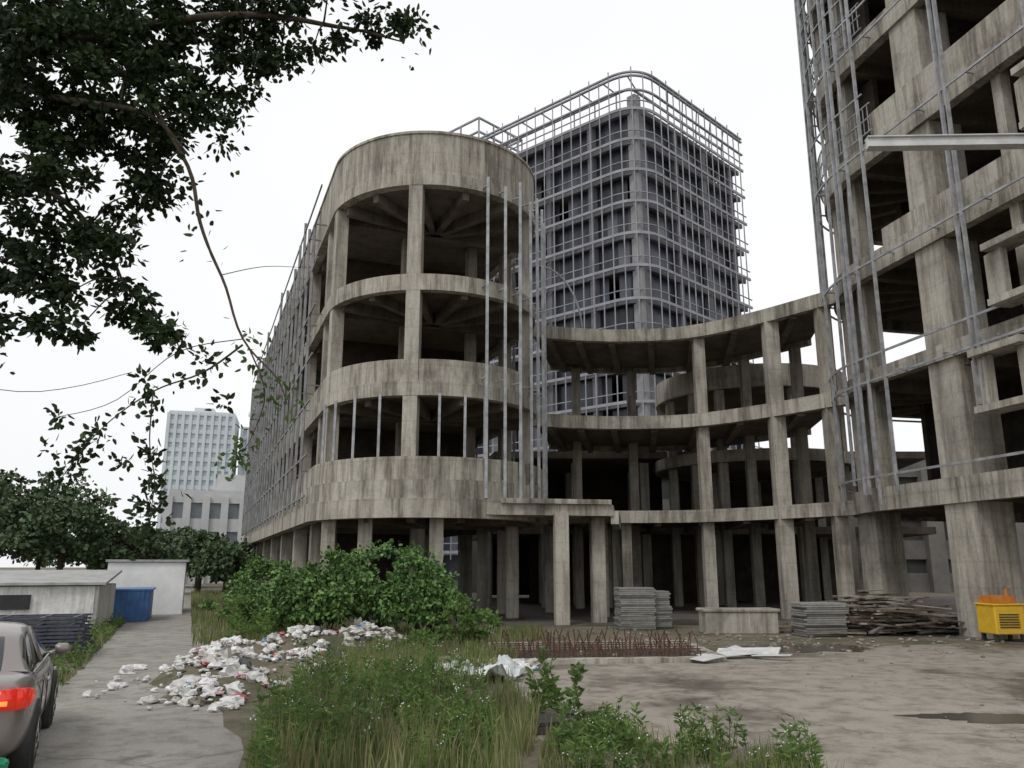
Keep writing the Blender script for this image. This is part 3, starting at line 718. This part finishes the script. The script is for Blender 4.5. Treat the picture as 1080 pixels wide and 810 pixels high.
# ================================================================== SITE MATERIALS
M_wood=islandmat('weathered_planks',[(.20,.16,.12),(.28,.24,.19),(.14,.11,.085),(.24,.22,.20),(.32,.29,.25),(.10,.08,.06)],.85)
M_panel=islandmat('formwork_panels',[(.24,.24,.23),(.30,.30,.29),(.19,.19,.18),(.27,.26,.24)],.8)
def stack(name,c,w,d,n,th,rot,mat,jit=.05,sl=.0):
    m=MB()
    for i in range(n):
        m.box((c[0]+random.uniform(-jit,jit),c[1]+random.uniform(-jit,jit),c[2]+.02+i*th+th*.45),(w*random.uniform(.93,1.03),d*random.uniform(.95,1.03),th*.8),rot+random.uniform(-.03,.03))
    return m.obj(name,[mat])
stack('formwork_panel_stack',(4.25,28.9,0),1.25,.9,22,.063,.08,M_panel,.03)
stack('formwork_panel_stack.001',(5.05,29.2,0),.85,.8,20,.063,.08,M_panel,.04)
m=MB(); m.box((7.35,27.2,.34),(2.35,.9,.68),.03); m.box((7.35,27.2,.73),(2.5,1.0,.1),.03); m.obj('concrete_block',[M_con2],None,bevel=.03)
m=MB()
for i in range(190):
    x=random.gauss(12.1,1.1); y=random.gauss(27,.6); h=max(0,1.3-abs(x-12)*.38)*random.random()
    L_=random.uniform(.6,2.4); a=random.gauss(.15,.35); t=random.gauss(0,.08)
    dv=Vector((math.cos(a),math.sin(a),t))*L_/2; p=Vector((x,y,h+.08)); 
    m.beam(p-dv,p+dv,random.uniform(.05,.24),random.uniform(.03,.06))
m.obj('timber_pile',[M_wood])
stack('formwork_panel_stack.002',(9.6,26.2,0),1.4,1.0,15,.066,.15,M_panel,.06)
m=MB()
for i in range(70):
    x=random.uniform(13,18); y=random.uniform(26.5,29); a=random.gauss(.1,.4); dv=Vector((math.cos(a),math.sin(a),0))*random.uniform(.4,1.3); p=Vector((x,y,random.uniform(.05,.5)))
    m.beam(p-dv,p+dv,random.uniform(.06,.2),.05)
m.obj('timber_pile.001',[M_wood])
M_sheet=simple('pale_metal_sheet',(.5,.5,.49),(.66,.66,.65),3,.5)
m=MB()
for (x,y,w,d,a,t) in((5.1,19.8,1.5,.4,.25,.12),(5.7,20.4,1.5,.35,-.5,.35),(4.4,19.0,.8,.4,.7,.05),(6.0,19.5,.9,.2,-.6,.05),(5.4,20.6,1.0,.3,.9,.3)):
    u=Vector((math.cos(a),math.sin(a),.06)); w_=Vector((-math.sin(a),math.cos(a),t)); p=Vector((x,y,.1)); vs=[p-u*w/2-w_*d/2,p+u*w/2-w_*d/2,p+u*w/2+w_*d/2,p-u*w/2+w_*d/2]
    m.add(vs+[q+Vector((0,0,.015)) for q in vs],[(0,3,2,1),(4,5,6,7),(0,1,5,4),(1,2,6,5),(2,3,7,6),(3,0,4,7)])
m.obj('loose_metal_sheets',[M_sheet])
E=empty('rebar_trench',(2.2,20.3,0)); m=MB()
for row in range(5):
    ya=18.9+row*.62
    for i in range(38):
        if random.random()<.12: continue
        x=-.5+5.0*i/38+random.uniform(-.04,.04); y=ya+.12*x+random.uniform(-.03,.03); h=random.uniform(.25,.62)
        m.tube([(x,y,0),(x+random.uniform(-.03,.03),y,h*.6),(x+random.uniform(-.12,.12),y+random.uniform(-.08,.08),h)],.014,4)
    m.beam((-.5,ya-.05,.2),(4.5,ya+.55,.2),.02)
m.obj('rebar',[M_rust],E)
m=MB(); m.beam((-.6,18.55,.04),(4.7,19.2,.04),.3,.14); m.beam((-.6,21.75,.08),(4.7,22.35,.08),.3,.2); m.beam((4.75,19.2,.05),(4.65,22.3,.05),.25,.15); m.obj('concrete_curb',[M_con],E)
mud_shade=simple('shaded_trench_mud',(.03,.025,.02),(.06,.05,.04),2,.6)  # flat dark mud sheet, shade of a sunken pit put into its colour
sheet('shaded_trench_sheet',[(-.6,18.65),(4.7,19.3),(4.6,22.2),(-.6,21.65)],.016,mud_shade)
m=MB()
m.beam((.15,11.2,.12),(1.0,11.55,.14),.5,.04); m.beam((.1,11.0,.05),(1.1,11.1,.06),.08,.08); m.beam((.3,11.7,.1),(1.2,11.4,.2),.1,.05); m.beam((1.05,11,.02),(1.2,11.6,.2),.06,.05)
m.obj('discarded_boards',[simple('charred_board',(.02,.018,.016),(.06,.05,.045),8,.8)])
m=MB()
for i in range(520):
    x=random.uniform(.2,16); y=random.uniform(9,28)
    if random.random()<.75: x=random.gauss(6,4); y=random.gauss(24,1.8)
    s=random.uniform(.008,.035)*(1 if y<19 else 2); blob(m,(x,y,s*.3),s,0,.6)
m.obj('rubble',[islandmat('rubble',[(.24,.2,.16),(.3,.27,.23),(.2,.14,.11),(.33,.3,.26)],.9)])
M_yel=simple('yellow_paint_worn',(.60,.36,.02),(.72,.45,.03),5,.5)
M_org=simple('orange_paint_worn',(.45,.15,.02),(.6,.22,.03),5,.5)
gx,gy_=14.15,24.2
E=empty('yellow_site_generator',(gx,gy_,0)); rot=.1
m=MB(); m.box((gx,gy_,.62),(.92,.8,.8),rot); m.box((gx,gy_,1.04),(.99,.86,.06),rot); m.obj('housing',[M_yel],E,bevel=.03)
m=MB(); m.box((gx-.05,gy_,1.18),(.7,.6,.2),rot); m.tube([(gx+.25,gy_,1.05),(gx+.25,gy_,1.45),(gx+.35,gy_,1.5)],.04,8); m.obj('engine_cover',[M_org],E)
m=MB()
for dx in(-.38,.38):
    for dy in(-.3,.3): m.box((gx+dx,gy_+dy,.12),(.09,.09,.24),rot)
for i in range(6): m.box((gx,gy_-.41,.42+i*.07),(.6,.02,.03),rot)
m.obj('legs_and_vents',[M_dark],E)
E=empty('steel_frame_stack',(-11.5,20,0)); m=MB()
u=Vector((math.cos(.35),math.sin(.35),0)); w_=Vector((-u.y,u.x,0)); c0=Vector((-12.2,20,0))
for i in range(11):
    z=.06+i*.085; k=random.uniform(-.12,.12)
    for s in(-.8,0,.8): m.beam(c0-u*1.9+u*k+w_*s+Vector((0,0,z)),c0+u*1.9+u*k+w_*s+Vector((0,0,z)),.09,.05)
    for s in(-1.7,-.8,.1,1,1.7): m.beam(c0+u*(s+k)-w_*.8+Vector((0,0,z)),c0+u*(s+k)+w_*.8+Vector((0,0,z)),.08,.045)
m.obj('stacked_frames',[simple('dark_blue_steel',(.03,.035,.05),(.08,.085,.11),6,.6)],E)

# ================================================================== CAR
CR=empty('parked_car',(0,0,0))
def msub(o,l):
    s=o.modifiers.new('s','SUBSURF'); s.levels=l; s.render_levels=l
def mk(mb,name,mats,smooth=True):
    o=mb.obj(name,mats,None,smooth); o.parent=CR; return o
m_,nt,b=newmat('car_paint_champagne'); M_paint=m_
b.inputs['Base Color'].default_value=(.24,.215,.20,1); b.inputs['Metallic'].default_value=.4; b.inputs['Coat Weight'].default_value=.5
v=coords(nt); f=noise_tex(nt,v,3,5); nt.links.new(ramp(nt,f,[(.3,.32),(.7,.48)]),b.inputs['Roughness'])
m_,nt,b=newmat('car_glass'); M_cg=m_; b.inputs['Base Color'].default_value=(.02,.025,.03,1); b.inputs['Roughness'].default_value=.06; v=coords(nt); bump(nt,b,noise_tex(nt,v,1,2),.02,.01)
m_,nt,b=newmat('tail_lamp_red'); M_tl=m_; b.inputs['Base Color'].default_value=(.5,.02,.01,1); b.inputs['Roughness'].default_value=.15
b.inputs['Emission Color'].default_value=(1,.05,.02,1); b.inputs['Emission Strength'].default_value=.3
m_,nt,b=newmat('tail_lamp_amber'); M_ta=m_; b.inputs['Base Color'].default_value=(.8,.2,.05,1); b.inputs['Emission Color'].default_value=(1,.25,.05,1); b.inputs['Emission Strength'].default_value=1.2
M_tyre=simple('tyre_rubber',(.018,.018,.018),(.035,.033,.03),9,.9); M_rim=simple('alloy_wheel',(.4,.4,.4),(.55,.55,.55),6,.35,.8)
M_plast=simple('black_plastic',(.02,.02,.02),(.035,.035,.035),6,.6); M_plate=simple('blue_number_plate',(.03,.08,.35),(.04,.1,.42),9,.4)
stn=[(0,.70,.93,.42),(.05,.79,.99,.30),(.25,.86,1.04,.24),(.62,.90,1.055,.22),(1.0,.905,1.0,.2),(1.8,.91,.97,.19),(2.8,.91,.97,.19),(3.35,.90,.99,.19),(3.9,.88,.90,.2),(4.35,.82,.78,.22),(4.55,.72,.68,.26),(4.62,.6,.6,.34)]
mb=MB();ring=[]
for s,w,zt,zb in stn:
    half=[(0,zb),(.75*w,zb),(.93*w,zb+.06),(1.0*w,zb+(zt-zb)*.35),(1.0*w,zb+(zt-zb)*.62),(.965*w,zt-.09),(.88*w,zt-.01),(.5*w,zt+.015),(0,zt+.02)]
    ring.append([(s,y,z) for y,z in half]+[(s,-y,z) for y,z in reversed(half[1:-1])])
n=len(ring[0]); vs=[p for r_ in ring for p in r_]; fs=[]
for i in range(len(ring)-1):
    for k in range(n): fs.append((i*n+k,i*n+(k+1)%n,(i+1)*n+(k+1)%n,(i+1)*n+k))
fs+=[tuple(range(n-1,-1,-1)),tuple((len(ring)-1)*n+k for k in range(n))]; mb.add(vs,fs)
o=mk(mb,'body_shell',[M_paint]); msub(o,2)
gs=[(.60,.72,1.03,1.045),(.85,.70,1.0,1.19),(1.2,.64,1.0,1.375),(1.55,.61,.96,1.44),(2.1,.60,.96,1.465),(2.6,.61,.96,1.43),(3.0,.66,.98,1.24),(3.4,.74,.98,1.03)]
mb=MB(); ring=[]
for s,wt,zb,zt in gs:
    wb=.80; hb=[(wb,zb),(wb-(wb-wt)*.5,zb+(zt-zb)*.5),(wt+.03,zt-.06 if zt-zb>.1 else zt-.01),(wt-.08,zt),(0,zt+.02)]
    ring.append([(s,y,z) for y,z in hb]+[(s,-y,z) for y,z in reversed(hb[:-1])])
n=len(ring[0]); vs=[p for r_ in ring for p in r_]
for i in range(len(ring)-1):
    for k in range(n-1):
        top=k in(3,4); edge=k in(2,5)
        paint=(edge) or (top and 2<=i<=4)
        if i in(0,) and k in(0,1,6,7): paint=True
        if i==len(ring)-2 and k in(0,1,6,7): paint=True
        mb.add([vs[i*n+k],vs[i*n+k+1],vs[(i+1)*n+k+1],vs[(i+1)*n+k]],[(0,1,2,3)],0 if paint else 1)
o=mk(mb,'cabin_roof_and_glass',[M_paint,M_cg])
bm=bmesh.new(); bm.from_mesh(o.data); bmesh.ops.remove_doubles(bm,verts=bm.verts,dist=.0005); bmesh.ops.recalc_face_normals(bm,faces=bm.faces); bm.to_mesh(o.data); bm.free(); msub(o,2)
mb=MB()
for sg in(-1,1):
    mb.beam((2.02,sg*.815,.99),(2.08,sg*.635,1.40),.09,.02)
    mb.beam((.9,sg*.83,.995),(3.2,sg*.83,.99),.015,.025,1)
    mb.beam((1.7,sg*.925,.82),(1.9,sg*.925,.82),.03,.03,1); mb.beam((2.75,sg*.925,.82),(2.95,sg*.925,.82),.03,.03,1)
    for s in(1.32,2.05,3.02): mb.beam((s,sg*.912,.32),(s,sg*.905,.86),.012,.01,2)
    mb.tube([(3.02,sg*.80,.98),(3.02,sg*.93,1.02)],[.035,.03],8,0)
    mb.tube([(3.02,sg*.90,1.04),(3.02,sg*.93,1.045),(3.02,sg*1.03,1.045),(3.02,sg*1.08,1.035)],[.05,.075,.07,.03],12,0)
mk(mb,'trim_and_mirrors',[M_paint,M_rim,M_plast])
mb=MB()
for sg in(-1,1):
    for s in(.92,3.62):
        mb.tube([(s,sg*.70,.33),(s,sg*.905,.33),(s,sg*.918,.33)],[.395,.395,.37],28,2)
        prof=[(.70,.30),(.74,.325),(.90,.33),(.93,.31),(.935,.22)]
        mb.tube([(s,sg*a_,.33) for a_,_ in prof],[b_ for _,b_ in prof],28,0)
        mb.tube([(s,sg*.936,.33),(s,sg*.94,.33)],[.215,.205],24,1)
        for k in range(5):
            t=k*2*math.pi/5+.3; mb.beam((s+.11*math.cos(t),sg*.942,.33+.11*math.sin(t)),(s+.2*math.cos(t+.33),sg*.942,.33+.2*math.sin(t+.33)),.01,.07,2)
mk(mb,'wheels',[M_tyre,M_rim,M_plast])
mb=MB()
for sg in(-1,1):
    P_=[(.30,sg*.885),(.12,sg*.85),(.03,sg*.76),(-.015,sg*.58),(-.02,sg*.42)]
    for (a_,b_),(hh0,hh1) in zip(zip(P_[:-1],P_[1:]),((.04,.09),(.09,.1),(.1,.09),(.09,.06))):
        zc=.84
        mb.add([(a_[0],a_[1],zc-hh0),(b_[0],b_[1],zc-hh1),(b_[0],b_[1],zc+hh1),(a_[0],a_[1],zc+hh0)],[(0,1,2,3)],0)
    mb.add([(-.045,sg*.56,.79),(-.03,sg*.70,.79),(-.03,sg*.70,.83),(-.045,sg*.56,.83)],[(0,1,2,3)],1)
o=mk(mb,'tail_lamps',[M_tl,M_ta],True); sm=o.modifiers.new('t','SOLIDIFY'); sm.thickness=.05; sm.offset=0
mb=MB(); mb.box((-.01,0,.36),(.1,1.3,.14)); mk(mb,'lower_bumper',[M_plast],False)
mb=MB(); mb.box((-.02,0,.72),(.03,.44,.14)); mk(mb,'number_plate',[M_plate],False)
mb=MB(); mb.tube([(.1,-.5,.25),(-.03,-.5,.25)],.035,10); mk(mb,'exhaust',[M_rim])
hd=R(90+25.5); 
CR.rotation_euler=(0,0,hd)
fw=Vector((math.cos(hd),math.sin(hd))); lt=Vector((-fw.y,fw.x))
rc=Vector((-4.72,8.35)); org=rc+lt*.88
CR.location=(org.x,org.y,0)
E=empty('green_plastic_crate',(-4.6,7.2,0)); m=MB()
c0=(-4.85,7.85)
for z in(.04,.14,.24,.34): 
    ci=arc(c0,.2+z*.15,0,2*math.pi,16); m.strip(ci,arc(c0,.18+z*.15,0,2*math.pi,16),z-.025,z+.025)
for k in range(16): a=k*math.pi/8; m.beam((c0[0]+.19*math.cos(a),c0[1]+.19*math.sin(a),0),(c0[0]+.25*math.cos(a),c0[1]+.25*math.sin(a),.36),.03,.02)
m.obj('lattice_walls',[simple('green_plastic',(.02,.22,.12),(.03,.3,.17),6,.45)],E)

# ================================================================== LIGHT / WORLD / CAMERA
w=bpy.data.worlds.new('World'); scene.world=w; w.use_nodes=True; nt=w.node_tree
bg=nt.nodes['Background']; sky=N(nt,'ShaderNodeTexSky',sky_type='NISHITA'); sky.sun_disc=False
el=R(52)
sky.sun_elevation=el; sky.dust_density=4; sky.air_density=1.2
hs=N(nt,'ShaderNodeHueSaturation'); hs.inputs['Saturation'].default_value=.15; nt.links.new(sky.outputs[0],hs.inputs['Color'])
tc=N(nt,'ShaderNodeTexCoord'); nz=noise_tex(nt,tc.outputs['Generated'],1.6,3,.5)
cl=ramp(nt,nz,[(.3,(.89,.90,.92)),(.7,(.98,.98,.985))])
sc=N(nt,'ShaderNodeVectorMath',operation='SCALE'); nt.links.new(cl,sc.inputs[0]); sc.inputs['Scale'].default_value=10.7
mx=mixc(nt,.15,sc.outputs[0],hs.outputs['Color']); nt.links.new(mx,bg.inputs['Color']); bg.inputs['Strength'].default_value=.108
sl=bpy.data.lights.new('sun','SUN'); sl.energy=1.1; sl.angle=R(14); sl.color=(1,.97,.92); so=bpy.data.objects.new('sun',sl); COL.objects.link(so)
dirv=Vector((math.sin(R(-150))*math.cos(el),math.cos(R(-150))*math.cos(el),math.sin(el)))
sky.sun_rotation=R(-150)
so.rotation_euler=(-dirv).to_track_quat('-Z','Y').to_euler()
cam=bpy.data.cameras.new('cam'); cam.sensor_width=36; cam.lens=28.27; cam.clip_end=5000; cam.clip_start=.05
co=bpy.data.objects.new('camera',cam); COL.objects.link(co); co.location=(0,0,2.1); co.rotation_euler=(R(90+12.8),0,0); scene.camera=co
scene.view_settings.view_transform='Standard'; scene.view_settings.look='None'; scene.view_settings.exposure=0
